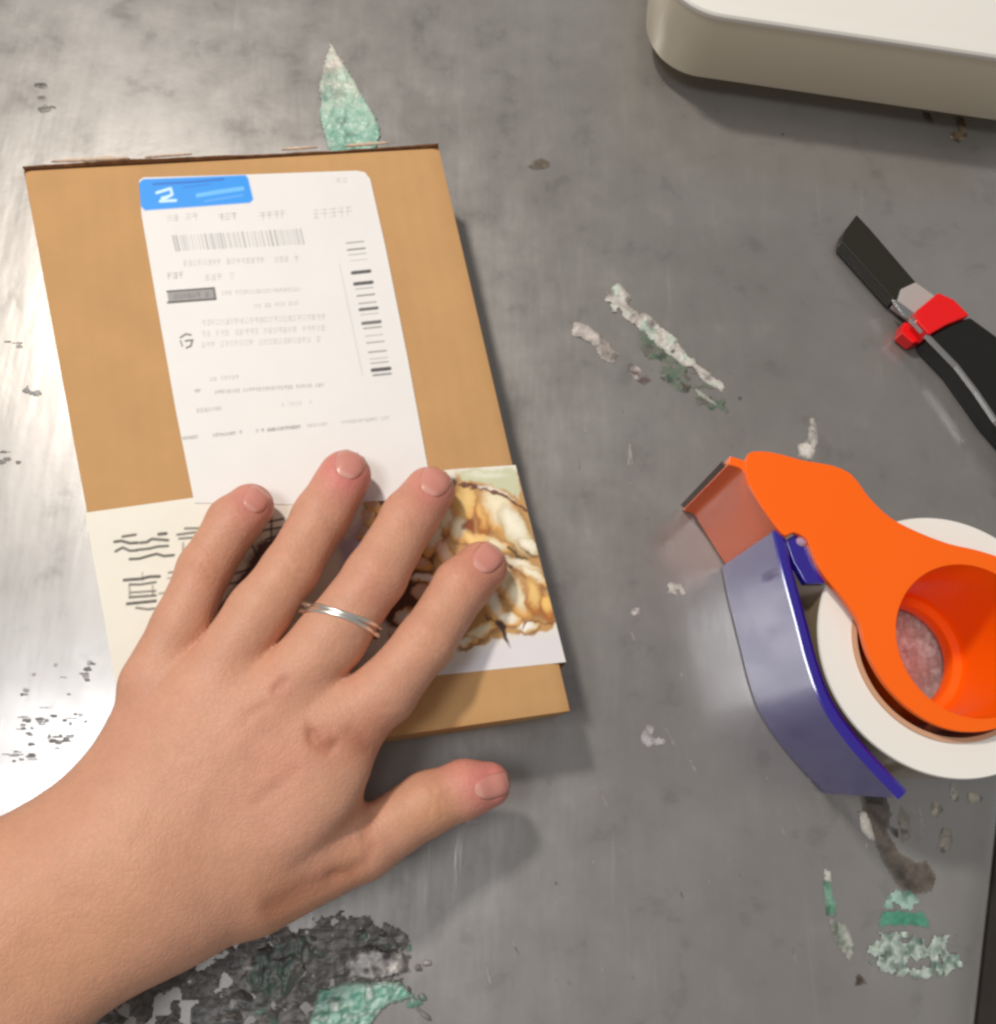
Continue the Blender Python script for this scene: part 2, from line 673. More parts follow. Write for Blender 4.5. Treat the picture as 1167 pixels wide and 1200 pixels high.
flake([(372, 1158), (420, 1148), (470, 1148), (490, 1168), (455, 1180), (425, 1215), (350, 1240)], [(100, 160, 138), (170, 200, 186), (70, 130, 108), (196, 206, 198)], amp=0.20, fr=3.0, lift=0.06, seed=9, rag=0.06, stretch=(0.7, 1.6))
flake([(405, 1116), (440, 1108), (472, 1114), (482, 1140), (440, 1150), (408, 1148)], [(120, 114, 110), (206, 202, 198), (80, 74, 70)], amp=0.30, fr=3.4, lift=0.08, seed=10, rag=0.07)
flake([(300, 1110), (360, 1092), (372, 1120), (330, 1180), (280, 1150)], [(100, 94, 86), (70, 92, 80), (60, 54, 50)], amp=0.25, fr=2.6, seed=31, rag=0.1, lift=0.05)
# lower right: green print residue
flake([(1036, 1044), (1066, 1038), (1082, 1062), (1080, 1072), (1034, 1066)], [(120, 170, 150), (160, 190, 176)], amp=0.08, seed=11, rag=0.10, hole=0.3)
flake([(1030, 1064), (1084, 1066), (1092, 1090), (1026, 1088)], [(72, 142, 114), (84, 152, 126)], amp=0.06, seed=12, rag=0.09, cr=0.4)
flake([(1022, 1088), (1080, 1086), (1122, 1096), (1136, 1140), (1080, 1150), (1030, 1142), (1008, 1118)],
      [(132, 150, 138), (186, 198, 188), (110, 132, 118)], amp=0.20, fr=3.6, seed=13, rag=0.16, stretch=(1.8, 0.8), hole=0.34)
flake([(962, 1030), (974, 1030), (982, 1066), (978, 1076), (966, 1074)], [(76, 134, 108), (120, 160, 140)], amp=0.08, seed=14, rag=0.03)
flake([(968, 1076), (990, 1080), (1004, 1112), (994, 1128), (978, 1106)], [(120, 128, 116), (186, 188, 180)], amp=0.14, seed=15, rag=0.05)
flake([(966, 1018), (976, 1020), (974, 1036), (964, 1034)], [(200, 200, 192)], amp=0.1, seed=16, rag=0.02)
# brown tear below the dispenser
flake([(1006, 926), (1040, 930), (1046, 955), (1040, 975), (1056, 1000), (1074, 1010), (1086, 1008), (1100, 1028), (1092, 1046), (1070, 1052), (1048, 1036), (1026, 995), (1010, 965)],
      [(84, 76, 68), (104, 94, 86), (92, 84, 76)], amp=0.05, seed=17, rag=0.04, cr=0.5)
flake([(1004, 950), (1014, 948), (1020, 962), (1028, 990), (1018, 984), (1006, 972)], [(220, 214, 204), (190, 184, 176)], amp=0.2, seed=18, rag=0.03)
flake([(1008, 925), (1036, 928), (1040, 948), (1012, 946)], [DK, (60, 56, 52)], amp=0.22, seed=19, rag=0.05)
flake([(1040, 968), (1054, 972), (1054, 984), (1046, 982)], [DK], amp=0.12, seed=20, rag=0.02)
flake([(1000, 1140), (1012, 1142), (1016, 1154), (1002, 1156)], [(56, 40, 32), (80, 66, 56)], amp=0.1, seed=21, rag=0.03)
# left side marks
rl = random.Random(11)
specks = []
for cx, cy, sx, sy, n_ in ((100, 788, 9, 16, 9), (86, 842, 16, 6, 8), (42, 852, 18, 12, 14), (22, 882, 16, 10, 12), (72, 870, 16, 9, 10), (60, 812, 40, 30, 7), (8, 536, 14, 7, 6), (14, 402, 8, 5, 3), (50, 112, 12, 18, 3)):
    for _ in range(n_):
        specks.append((cx + rl.uniform(-sx, sx), cy + rl.uniform(-sy, sy), rl.uniform(2.5, 7.5), rl.uniform(1.2, 3.2), rl.choice([DK, DK, (70, 64, 62), (196, 192, 190), GREY])))
for i, (x, y, w, h, c) in enumerate(specks + [
                                     (632, 193, 12, 7, (96, 84, 66)), (765, 864, 17, 15, (186, 182, 184)), (745, 717, 8, 6, (220, 214, 210)), (792, 690, 14, 9, (226, 220, 210)),
                                     (48, 100, 8, 4, DK), (52, 128, 8, 5, GREY), (40, 456, 14, 8, (150, 148, 148)),
                                     (945, 528, 12, 14, (220, 214, 206)), (1060, 968, 8, 22, (150, 140, 130)), (1108, 985, 8, 18, (170, 160, 146)), (1096, 950, 8, 10, (200, 190, 170)),  # pale pair above the dispenser nose: glints put into flake colour
                                     (1140, 935, 10, 8, (190, 180, 160)), (1118, 930, 7, 14, (196, 190, 176)), (952, 508, 7, 18, (214, 208, 200)), (552, 962, 10, 7, (190, 184, 186))]):
    n = 9
    pl = [(x + w * (0.7 + 0.6 * random.random()) * math.cos(2 * math.pi * k / n), y + h * (0.7 + 0.6 * random.random()) * math.sin(2 * math.pi * k / n)) for k in range(n)]
    flake(pl, [c, tuple(int(q * 0.75 + 20) for q in c)], amp=0.05, thick=0.004, fr=4, seed=40 + i, rag=0.03 if w > 8 else 0.005, step=0.045 if w > 8 else 0.03, hole=0.36 if w > 12 else 0)
flake([(1040, 715), (1070, 708), (1100, 740), (1112, 790), (1104, 835), (1070, 830), (1046, 790)], [(226, 200, 194), (206, 176, 168), (244, 232, 226)], amp=0.12, fr=2.6, seed=90, rag=0.05, cr=0.3)  # pinkish patch under the hub hole, orange bounce and highlights put into its colour
for i in range(46):
    t = rl.random()
    x, y = rl.choice([(rl.uniform(740, 850), rl.uniform(690, 900)), (rl.uniform(880, 1100), rl.uniform(905, 1000)), (rl.uniform(640, 760), rl.uniform(480, 620)), (rl.uniform(560, 1000), rl.uniform(900, 1150))])
    L_ = rl.choice([4, 6, 9, 22, 34])
    w_ = rl.uniform(0.9, 2.2)
    an = math.radians(rl.uniform(62, 84))
    pl = [(x + a_ * math.cos(an) - b2 * math.sin(an), y + a_ * math.sin(an) + b2 * math.cos(an)) for a_, b2 in ((-L_ / 2, 0), (-L_ / 5, -w_), (L_ / 4, -w_ * .7), (L_ / 2, 0), (L_ / 4, w_), (-L_ / 4, w_ * .6))]
    c = rl.choice([(196, 190, 184), (176, 172, 168), (160, 156, 152)])
    flake(pl, [c, tuple(int(q * 0.85) for q in c)], amp=0.02, thick=0.003, fr=4, seed=200 + i, rag=0.004, step=0.03)
# torn tape scraps under the container
flake([(1078, 128), (1090, 132), (1096, 148), (1084, 140)], [(60, 48, 34), (90, 78, 58)], amp=0.2, seed=80, rag=0.02)
flake([(1118, 135), (1130, 138), (1134, 160), (1124, 168), (1108, 160), (1122, 150)], [(60, 48, 34), (140, 120, 90)], amp=0.3, seed=81, rag=0.02)

# ------------------------------------------------------------------ cardboard parcel
HB = 3.0
TL, TR, BR, BL = P(27, 199, HB), P(514, 172, HB), P(668, 833, HB), P(158, 906, HB)
cen = (TL + TR + BR + BL) / 4
box = thing('cardboard_parcel', 'small brown cardboard parcel with a white shipping label, lying flat under the hand', 'parcel', (cen.x, cen.y, 0))


def ztop(x, y):
    return HB + 0.05 * (fbm(np.asarray(x), np.asarray(y), 0.25, 60, 2) - 0.5)


nu, nv = 60, 80
V, Fc = [], []
for j in range(nv + 1):
    for i in range(nu + 1):
        u, w_ = i / nu, j / nv
        p = (TL * (1 - u) + TR * u) * (1 - w_) + (BL * (1 - u) + BR * u) * w_
        z = float(ztop(p.x, p.y))
        e = min(u, 1 - u) * 13
        e2 = min(w_, 1 - w_) * 18
        for q in (e, e2):
            if q < 0.11:
                z -= 0.07 * (1 - q / 0.11) ** 2
        V.append((p.x, p.y, z))
        if i < nu and j < nv:
            a = j * (nu + 1) + i
            Fc.append((a, a + nu + 1, a + nu + 2, a + 1))
top = build('top_panel', V, Fc, M_card, box)
# the four side panels, slightly bulged, each with thickness
corners = [TL, TR, BR, BL]
for k in range(4):
    a, b_ = corners[k], corners[(k + 1) % 4]
    t = (b_ - a).normalized()
    nrm = Vector((t.y, -t.x, 0))
    if nrm.dot(a - cen) < 0:
        nrm = -nrm
    V, Fc = [], []
    nn, mm = 40, 8
    for j in range(mm + 1):
        for i in range(nn + 1):
            u, s = i / nn, j / mm
            bul = 0.10 * math.sin(math.pi * u) * math.sin(math.pi * s) + (0.03 * math.sin(9 * u) if k == 2 else 0) * math.sin(math.pi * s)
            p = a * (1 - u) + b_ * u + nrm * bul
            V.append((p.x, p.y, 0.01 + (float(ztop(p.x, p.y)) - 0.075) * (1 - s)))
            if i < nn and j < mm:
                q = j * (nn + 1) + i
                Fc.append((q, q + 1, q + nn + 2, q + nn + 1))
    o = build('side_panel', V, Fc, M_card, box)
    fixn(o)
# torn double edge of the far flap: a raw strip that sticks up a little
V, Fc = [], []
nn = 120
for i in range(nn + 1):
    u = i / nn
    p = TL * (1 - u) + TR * u
    wob = 0.10 * (fbm(np.array([u * 9.0]), np.array([0.3]), 1.0, 71)[0] - 0.4)
    top_ = 0.06 * math.sin(u * 7) + 0.12 * fbm(np.array([u * 14.0]), np.array([2.0]), 1.0, 75)[0]
    out = Vector((TR - TL)).normalized()
    out = Vector((-out.y, out.x, 0))
    for o_, z in ((0.012, HB - 0.5), (0.03 + wob * 0.4 + 0.04, HB + top_ - 0.04), (0.10 + wob, HB + top_ - 0.02), (0.15 + wob, HB - 0.5)):
        q = p + out * max(o_, 0.012)
        V.append((q.x, q.y, z))
for i in range(nn):
    for q in range(4):
        r = (q + 1) % 4
        Fc.append((i * 4 + q, i * 4 + r, i * 4 + 4 + r, i * 4 + 4 + q))
Fc.append((0, 1, 2, 3)); Fc.append((nn * 4 + 3, nn * 4 + 2, nn * 4 + 1, nn * 4))
fixn(build('torn_edge', V, Fc, M_cardraw, box))
M_ply = mat('pale_paper_ply', (214, 190, 168), rough=0.8, spec=0.2, var=(200, 0.1))
for (xa, ya, xb, yb, w_) in ((60, 190, 152, 186, 0.16), (330, 176, 372, 173, 0.1), (404, 172, 455, 168, 0.13), (170, 185, 225, 181, .08)):
    a, b_ = P(xa, ya, HB + 0.04), P(xb, yb, HB + 0.04)
    t = (b_ - a).normalized()
    n_ = Vector((-t.y, t.x, 0))
    V, Fc = [], []
    for i in range(17):
        u = i / 16
        p = a * (1 - u) + b_ * u
        ww = w_ * 0.7 * (math.sin(math.pi * u) ** 0.4) * (0.4 + 0.9 * random.random())
        V += [tuple(p - n_ * ww * 0.3 + Vector((0, 0, 0.0))), tuple(p + n_ * ww + Vector((0, 0, 0.06)))]
        if i:
            Fc.append((2 * i - 2, 2 * i, 2 * i + 1, 2 * i - 1))
    build('torn_ply', V, Fc, M_ply, box, solid=0.02)

# printed paper band round the parcel ------------------------------------
band_poly = [(100, 601), (300, 573), (420, 562), (531, 550), (604, 545), (663, 776), (500, 793), (350, 818), (144, 846)]
V, Fc, wp = sheet(band_poly, HB, 0.034)
px, py = to_px(V)
V[:, 2] = ztop(V[:, 0], V[:, 1]) + 0.012
pt = Paint(px, py, (232, 227, 212))
wx = px + 5 * (vnoise(px, py, 0.09, 1) - 0.5) + 3 * (vnoise(px, py, 0.25, 2) - 0.5)
wy = py + 5 * (vnoise(px, py, 0.09, 3) - 0.5) + 3 * (vnoise(px, py, 0.25, 4) - 0.5)
pt.poly([(598, 745), (664, 738), (664, 780), (480, 800), (560, 765)], (226, 220, 222), 20)
art = Paint(wx, wy, (232, 227, 212))
art.c = pt.c
# dark ground behind the food, hand's shadow painted into it, then its pieces
art.poly([(428, 572), (470, 574), (520, 560), (545, 560), (560, 600), (540, 700), (520, 750), (470, 745), (440, 720), (425, 640)], (92, 54, 34), 8)
art.poly([(300, 640), (330, 620), (345, 690), (300, 720), (255, 715), (280, 680)], (96, 66, 54), 8)
art.poly([(395, 640), (430, 600), (440, 650), (410, 700)], (196, 182, 196), 10)
art.poly([(534, 556), (606, 552), (628, 612), (646, 680), (656, 726), (640, 742), (596, 744), (560, 756), (545, 762), (515, 748), (500, 700), (512, 640), (526, 600)], (196, 150, 92), 3)


def lobe(cx, cy, rx, ry, ang, col, tip=None, gap=(140, 92, 54)):
    """a sliced, browned piece of food: dark gap, pale flesh, golden edge"""
    art.ell(cx + 1.4, cy + 2.0, rx + 1.6, ry + 1.6, ang, gap, 0.35, 0.75)
    art.ell(cx, cy, rx, ry, ang, (226, 170, 92) if tip is None else tip, 0.3)
    t = math.radians(ang)
    art.ell(cx - 0.22 * rx * math.cos(t) + .6, cy - 0.22 * rx * math.sin(t) - .8, rx * .78, ry * .76, ang, col, 0.6)
    art.ell(cx - 0.3 * rx * math.cos(t), cy - 0.3 * rx * math.sin(t) - 1, rx * .4, ry * .35, ang, tuple(min(255, q + 14) for q in col), 0.9, .8)


CRM, IVO, GLD = (236, 222, 186), (238, 230, 206), (236, 198, 124)
for a in [(437, 590, 12, 8, 50, (196, 156, 126)), (431, 606, 7, 10, 10, (204, 172, 146)), (424, 624, 6, 8, 30, (190, 162, 144)), (446, 612, 7, 10, 40, (170, 120, 92))]:
    lobe(*a)
for a in [(522, 612, 19, 11, 120, CRM), (506, 634, 20, 10, 115, IVO), (521, 648, 14, 9, 60, (232, 196, 170)), (492, 660, 15, 8, 20, (224, 178, 158)), (500, 678, 19, 5, 5, (244, 236, 224)),
          (497, 694, 15, 9, 10, (222, 186, 162)), (476, 722, 14, 9, -20, (228, 216, 210)), (503, 716, 15, 8, -30, CRM), (518, 690, 12, 15, 20, CRM), (462, 742, 10, 6, 0, (210, 196, 190)), (520, 730, 18, 9, -20, IVO)]:
    lobe(*a)
lobe(543, 590, 22, 14, 95, GLD)
lobe(540, 622, 16, 12, 60, CRM)
lobe(566, 606, 20, 9, 80, (226, 176, 98), (176, 104, 40))
lobe(588, 604, 34, 17, 62, CRM)
lobe(604, 622, 30, 13, 60, IVO, (214, 196, 150))
lobe(562, 634, 20, 9, 15, (240, 202, 130))
art.ell(549, 615, 6, 9, -25, (140, 70, 18), 0.8)
lobe(585, 640, 16, 8, 20, CRM)
lobe(620, 640, 17, 7, 35, IVO, (210, 190, 150))
lobe(612, 664, 24, 8, 22, (240, 230, 204), (224, 196, 150))
lobe(628, 676, 20, 6, 30, (236, 226, 196))
lobe(590, 682, 16, 10, 100, CRM)
lobe(608, 702, 24, 14, 60, CRM)
lobe(626, 700, 22, 11, 75, (232, 190, 116), (182, 112, 46))
lobe(641, 712, 15, 8, 80, (238, 188, 104), (176, 104, 40))
lobe(580, 712, 18, 10, 70, IVO)
lobe(598, 726, 14, 8, 10, IVO)
lobe(566, 738, 18, 8, -25, CRM)
lobe(618, 735, 11, 6, -10, (242, 238, 228), (214, 180, 120))
lobe(548, 752, 14, 5, -20, IVO)
art.poly([(535, 552), (603, 548), (610, 585), (590, 575), (565, 566), (538, 564)], (206, 206, 172), 3)
art.ell(570, 557, 22, 4, -2, (228, 226, 204), 0.8, 0.8)
art.line([(536, 568), (556, 569), (575, 575), (596, 586), (618, 599)], 3.4, (104, 56, 44), 0.95)
art.line([(560, 570), (580, 574), (602, 587)], 1.6, (246, 240, 226), 0.8)
art.line([(596, 642), (604, 650), (614, 654)], 3.0, (66, 66, 40), 0.9)
art.line([(614, 646), (630, 652)], 2.2, (90, 84, 56), 0.9)
art.line([(588, 658), (600, 668)], 3.4, (100, 62, 34), 0.9)
art.poly([(582, 729), (593, 731), (594, 742), (599, 757), (589, 748)], (72, 46, 32), 2)
art.line([(613, 738), (616, 730), (626, 728), (638, 731), (650, 727)], 2.0, (130, 72, 30), 0.9)
art.line([(568, 722), (576, 727), (584, 730)], 2.0, (110, 74, 44), 0.8)
pt.c = art.c
# the black characters: strokes
INK = (66, 58, 52)
ox, oy, sc = 120, 600, 130 / 1167.0


def S(pts):
    return [(ox + x * sc, oy + y * sc) for x, y in pts]


for pts, w_, a in [([(215, 260), (350, 240)], 2.6, .9), ([(130, 315), (200, 305), (290, 330), (370, 325)], 2.8, .95), ([(140, 415), (215, 375), (290, 410), (360, 405)], 2.6, .9),
                   ([(290, 497), (390, 492), (480, 465), (570, 442), (650, 465), (750, 455)], 2.6, .95), ([(595, 235), (670, 228)], 3.2, .95), ([(400, 325), (470, 318), (520, 285), (690, 298)], 2.8, .9),
                   ([(370, 400), (500, 385), (580, 365), (690, 358)], 2.6, .9), ([(870, 175), (1020, 172)], 2.4, .8), ([(790, 240), (980, 215)], 2.4, .85), ([(810, 282), (960, 270)], 2.4, .8),
                   ([(850, 330), (850, 450)], 2.2, .55), ([(960, 330), (960, 440)], 2.2, .5), ([(860, 400), (960, 396)], 1.8, .5), ([(850, 450), (960, 446)], 1.8, .5),
                   ([(230, 718), (400, 705), (500, 682), (600, 680)], 3.0, .95), ([(290, 765), (400, 765), (560, 740)], 2.4, .85), ([(300, 850), (560, 832)], 2.2, .75),
                   ([(290, 900), (560, 880)], 2.6, .85), ([(265, 968), (560, 938)], 3.0, .95), ([(360, 1010), (480, 1026), (550, 1018)], 2.4, .8), ([(285, 780), (290, 890)], 2.2, .5), ([(530, 780), (535, 880)], 2.2, .5),
                   ([(420, 640), (430, 720)], 2.0, .35), ([(700, 640), (790, 628)], 2.4, .7), ([(600, 860), (680, 850)], 2.2, .6), ([(690, 700), (760, 690)], 2.0, .5)]:
    pt.line(S(pts), w_ * 1.25, INK, a)
for pts in ([(308, 613), (332, 608)], [(306, 622), (330, 618)], [(312, 632), (326, 628)], [(318, 604), (318, 640)], [(300, 650), (322, 646)], [(302, 660), (318, 656)], [(296, 640), (310, 672)],
            [(276, 672), (290, 668)], [(270, 684), (290, 680)]):
    pt.line(pts, 2.6, INK, 0.85)
build('printed_band', V, Fc, M_print, box, colors=pt.c * (0.97 + 0.05 * fbm(px, py, 0.03, 9))[:, None])
# the band folds over the two long sides
for (a, b_) in (((100, 601), (144, 846)), ((604, 545), (663, 776))):
    pa, pb = P(*a, HB), P(*b_, HB)
    t = (pb - pa).normalized()
    n_ = Vector((t.y, -t.x, 0))
    if n_.dot(pa - cen) < 0:
        n_ = -n_
    V2, F2 = [], []
    for j in range(9):
        for i in range(13):
            u, s = i / 12, j / 8
            p = pa * (1 - u) + pb * u + n_ * (0.13 * math.sin(math.pi * s * 0.5 + 0.2) ** 0.5 if s > 0 else 0.0)
            V2.append((p.x, p.y, HB - 0.03 - s * (HB - 0.1)))
            if i < 12 and j < 8:
                q = j * 13 + i
                F2.append((q, q + 1, q + 14, q + 13))
    fixn(build('band_side', V2, F2, M_print, box, colors=np.tile(lin((230, 224, 208)), (len(V2), 1))))

# shipping label ---------------------------------------------------------
lab_poly = [(163, 212), (168, 208), (300, 204), (418, 200), (428, 202), (434, 210), (452, 290), (478, 420), (500, 540), (508, 584), (360, 592), (228, 590), (206, 480), (183, 350), (166, 252)]
V, Fc, wp = sheet(lab_poly, HB, 0.032)
px, py = to_px(V)
V[:, 2] = ztop(V[:, 0], V[:, 1]) + 0.028
pt = Paint(px, py, (230, 226, 222))
# local frame of the label: text lines climb slightly to the right
pt.poly([(161, 216), (168, 210), (288, 205), (291, 209), (297, 234), (293, 238), (170, 247), (165, 242)], (10, 148, 240), 2.0)
pt.line([(180, 216), (230, 213), (262, 210)], 3.0, (0, 96, 196), 0.75)
pt.line([(215, 220), (245, 216)], 2.0, (0, 110, 210), 0.6)
pt.line([(184, 226), (200, 221), (202, 228), (188, 236), (206, 235)], 3.4, (206, 238, 252), 0.95)
pt.line([(190, 232), (198, 230)], 3.0, (206, 238, 252), 0.9)
pt.line([(232, 229), (256, 225), (284, 221)], 5.0, (120, 200, 250), 0.7)
pt.line([(240, 236), (284, 229)], 2.5, (90, 170, 245), 0.7)
rs = np.random.RandomState(3)


def textline(x0, y0, x1, y1, h, col, a, gap=0.25, n=None):
    L_ = math.hypot(x1 - x0, y1 - y0)
    n = n or max(2, int(L_ / (h * 0.8)))
    ux, uy = (x1 - x0) / n, (y1 - y0) / n
    for i in range(n):
        if rs.rand() < gap * 0.5:
            continue
        cx, cy = x0 + ux * (i + .1), y0 + uy * (i + .1)
        ex, ey = x0 + ux * (i + .8), y0 + uy * (i + .8)
        k = rs.randint(3)
        for q in range(2 + (k > 0)):
            oy_ = (q - 1) * h * 0.36
            pt.line([(cx, cy + oy_), (ex, ey + oy_ + rs.uniform(-.4, .4))], 0.8, col, a * rs.uniform(.5, 1))
        if k != 1:
            mx_ = cx + (ex - cx) * rs.uniform(.2, .8)
            pt.line([(mx_, cy - h * .45), (mx_ + .6, cy + h * .45)], 0.8, col, a * 0.8)


G1, G2, G3 = (90, 86, 84), (130, 126, 124), (50, 46, 46)
textline(196, 256, 232, 253, 8, G1, .55)
textline(256, 255, 278, 253, 9, G1, .75)
textline(296, 254, 336, 250, 9, G1, .6)
textline(366, 251, 414, 247, 12, G2, .55)
textline(386, 213, 408, 211, 7, G2, .5)
x = 203
for i in range(60):                             # upper barcode, smeared grey
    w_ = rs.choice([1, 1, 1.6, 2.4])
    if x > 354:
        break
    gy = 1 - (x - 203) / 150.0
    yt = 277 - (x - 203) * 0.055
    pt.line([(x, yt), (x + 4, yt + 17)], w_, (120, 120, 122), 0.30 + 0.3 * rs.rand() if not (238 < x < 272) else 0.55)
    x += w_ + rs.choice([1.2, 2, 3])
textline(215, 309, 350, 303, 7, G2, .55)
textline(196, 324, 216, 322, 8, G1, .8)
textline(240, 326, 276, 323, 8, G2, .6)
pt.poly([(196, 341), (250, 337), (253, 351), (198, 356)], (150, 146, 144), 1.2)
pt.line([(196, 342), (250, 338)], 2.0, G3, .9)
pt.line([(197, 355), (252, 351)], 2.4, G3, .95)
pt.line([(251, 338), (253, 351)], 2.4, G3, .9)
textline(204, 348, 246, 345, 6, G3, .7)
textline(260, 344, 352, 339, 5, G2, .45)
textline(298, 359, 350, 355, 5, G2, .45)
pt.line([(212, 396), (218, 392), (224, 393)], 2.2, G3, .85)
pt.line([(212, 400), (214, 406)], 1.8, G3, .8)
pt.line([(218, 400), (226, 399), (224, 406), (219, 408)], 2.2, G3, .9)
for y in (376, 389, 402):
    textline(236, y + 3, 382, y - 5, 7, G2, .5)
textline(246, 445, 280, 442, 5, G2, .5)
textline(252, 460, 380, 451, 4.5, G1, .5)
textline(228, 459, 236, 458, 4, G1, .8)
textline(226, 482, 260, 479, 5, G1, .55)
textline(330, 475, 366, 471, 5, G2, .35)
for a_, b_, k_ in ((214, 236, .75), (250, 284, .7), (300, 352, .85), (360, 384, .4), (400, 456, .35)):
    textline(a_, 514 - (a_ - 214) * .1, b_, 514 - (b_ - 214) * .1, 4, G1, k_, .1)
yy = 283.0
marks = [(284, 1.6, .6), (292, 2, .75), (298, 1.4, .45), (305, 1.2, .3), (319, 4.2, .95), (332, 4.2, .95), (338, 1.5, .5), (346, 2, .7), (355, 1.8, .55), (362, 3.6, .9), (368, 1.3, .4),
         (378, 4.0, .85), (384, 2.0, .6), (393, 1.4, .4), (401, 2, .5), (412, 2.2, .55), (420, 1.3, .4), (425, 1.6, .55), (433, 4.4, .95), (439, 2.4, .7)]
for y, w_, a in marks:
    x0 = 406 + (y - 284) * 0.205
    pt.line([(x0, y + 1), (x0 + 20, y - 1)], w_, (52, 50, 54), a)
pt.line([(398, 310), (425, 440)], 1.5, G2, .25)
V_ = pt.c * (0.98 + 0.04 * fbm(px, py, 0.03, 19))[:, None]
build('shipping_label', V, Fc, M_print, box, colors=V_, solid=0.012)

# ------------------------------------------------------------------ cream container, upper right
M_cream_shade = mat('shaded_cream_plastic', (222, 212, 188), rough=0.35, spec=0.5, sss=0.0, var=(12, 0.03), bump=[(40, 0.05, 0.001)])  # same plastic as the lid, the side's shade put into a beiger tone
M_cream_lit = mat('lit_cream_plastic', (232, 228, 220), rough=0.4, spec=0.5)  # same plastic as the body, the lit top put into a lighter tone
TZ = 0.9                                        # the shell stands on a recessed foot
a, b_ = P(815, 92, TZ), P(1130, 138, TZ)
ux = (b_ - a).normalized()
uy = Vector((-ux.y, ux.x, 0))
a0 = a - ux * 2.2


def rrect(w_, d_, r, grow, z, n=12):
    pts = []
    for cx, cy, s in ((r, r, 180), (w_ - r, r, 270), (w_ - r, d_ - r, 0), (r, d_ - r, 90)):
        for k in range(n + 1):
            t = math.radians(s + 90 * k / n)
            q = a0 + ux * (cx + (r + grow) * math.cos(t)) + uy * (cy + (r + grow) * math.sin(t))
            pts.append((q.x, q.y, z))
    return pts


tray = thing('storage_container', 'cream plastic container with rounded corners and pale lid at the upper right', 'container', tuple(a0 + ux * 8 + uy * 5))
levels = [(-2.0, 0.0), (-1.4, 0.0), (-1.3, 0.8), (-0.25, 0.9), (-0.08, 0.95), (-0.0, 1.1), (0.10, 3.8), (0.12, 3.95)]
V, Fc = [], []
for g, z in levels:
    V += rrect(17, 11, 2.3, g, z)
n = len(V) // len(levels)
for i in range(len(levels) - 1):
    for k_ in range(n):
        j = (k_ + 1) % n
        Fc.append((i * n + k_, i * n + j, (i + 1) * n + j, (i + 1) * n + k_))
Fc.append(tuple(range(n)))
fixn(build('container_body', V, Fc, M_cream_shade, tray))
levels = [(g, z + 0.85) for g, z in [(0.05, 3.1), (0.16, 3.13), (0.20, 3.2), (0.20, 3.34), (0.14, 3.42), (0.0, 3.45), (-0.5, 3.45), (-0.7, 3.38), (-2.0, 3.38)]]
V, Fc = [], []
for g, z in levels:
    V += rrect(17, 11, 2.3, g, z)
for i in range(len(levels) - 1):
    for k_ in range(n):
        j = (k_ + 1) % n
        Fc.append((i * n + k_, i * n + j, (i + 1) * n + j, (i + 1) * n + k_))
Fc.append(tuple(range((len(levels) - 1) * n, len(levels) * n)))
fixn(build('lid', V, Fc, M_cream_lit, tray))

# ------------------------------------------------------------------ box cutter
M_black = mat('matt_black_plastic', (24, 24, 22), rough=0.42, spec=0.4, bump=[(500, 0.08, 0.0003)])
M_black2 = mat('olive_black_steel_sleeve', (40, 37, 28), rough=0.38, spec=0.4)
M_red = mat('glossy_red_plastic', (236, 18, 22), rough=0.28, spec=0.5)
M_clear = mat('frosted_grey_plastic', (176, 168, 164), rough=0.25, spec=0.6)
M_steel = mat('polished_steel', (200, 200, 200), rough=0.22, metal=1.0)
base = P(1000, 270, 0)
knife = thing('box_cutter', 'black box cutter with a bright red slider, lying at the right edge', 'knife', tuple(base))


def px_prism(name, pts, h0, h1, m, parent, bev=0.05, sm=False, n=4, holes=()):
    L_ = [(P(x, y, h1).x, P(x, y, h1).y) for x, y in pts]
    if sm:
        L_ = [(q.x, q.y) for q in catmull([Vector(q) for q in L_], n)]
    v_, f_ = prism([L_] + list(holes), h0, h1)
    return build(name, v_, f_, m, parent, bevel=bev, smooth=True)


px_prism('front_sleeve', [(1004, 251), (1020, 268), (1074, 331), (1048, 352), (986, 283), (990, 270)], 0.15, 0.75, M_black2, knife, 0.05)
px_prism('clear_neck', [(1073, 330), (1104, 352), (1086, 378), (1052, 352), (1056, 338)], 0.2, 0.85, M_clear, knife, 0.05)
px_prism('blade', [(1046, 350), (1060, 358), (1078, 372), (1074, 378), (1058, 368)], 0.80, 0.92, M_steel, knife, 0.01)
px_prism('slider', [(1100, 342), (1118, 350), (1137, 369), (1110, 380), (1089, 392), (1074, 376), (1076, 362)], 0.5, 1.35, M_red, knife, 0.08)
px_prism('slider_catch', [(1060, 376), (1074, 384), (1082, 398), (1070, 402), (1056, 390)], 0.1, 0.7, M_red, knife, 0.06)
px_prism('handle', [(1137, 371), (1170, 395), (1215, 440), (1300, 540), (1330, 600), (1290, 625), (1215, 545), (1168, 492), (1122, 428), (1089, 394), (1112, 381)], 0.1, 1.2, M_black, knife, 0.09)
path = [P(x, y, 1.2) for x, y in [(1068, 372), (1089, 394), (1122, 428), (1145, 458), (1168, 492), (1215, 545), (1288, 624)]]
v, f = sweep([Vector((p.x, p.y)) for p in path], [(0.02, 1.02), (-0.07, 1.02), (-0.07, 1.23), (0.02, 1.23)])
fixn(build('metal_trim', v, f, M_steel, knife, smooth=False))

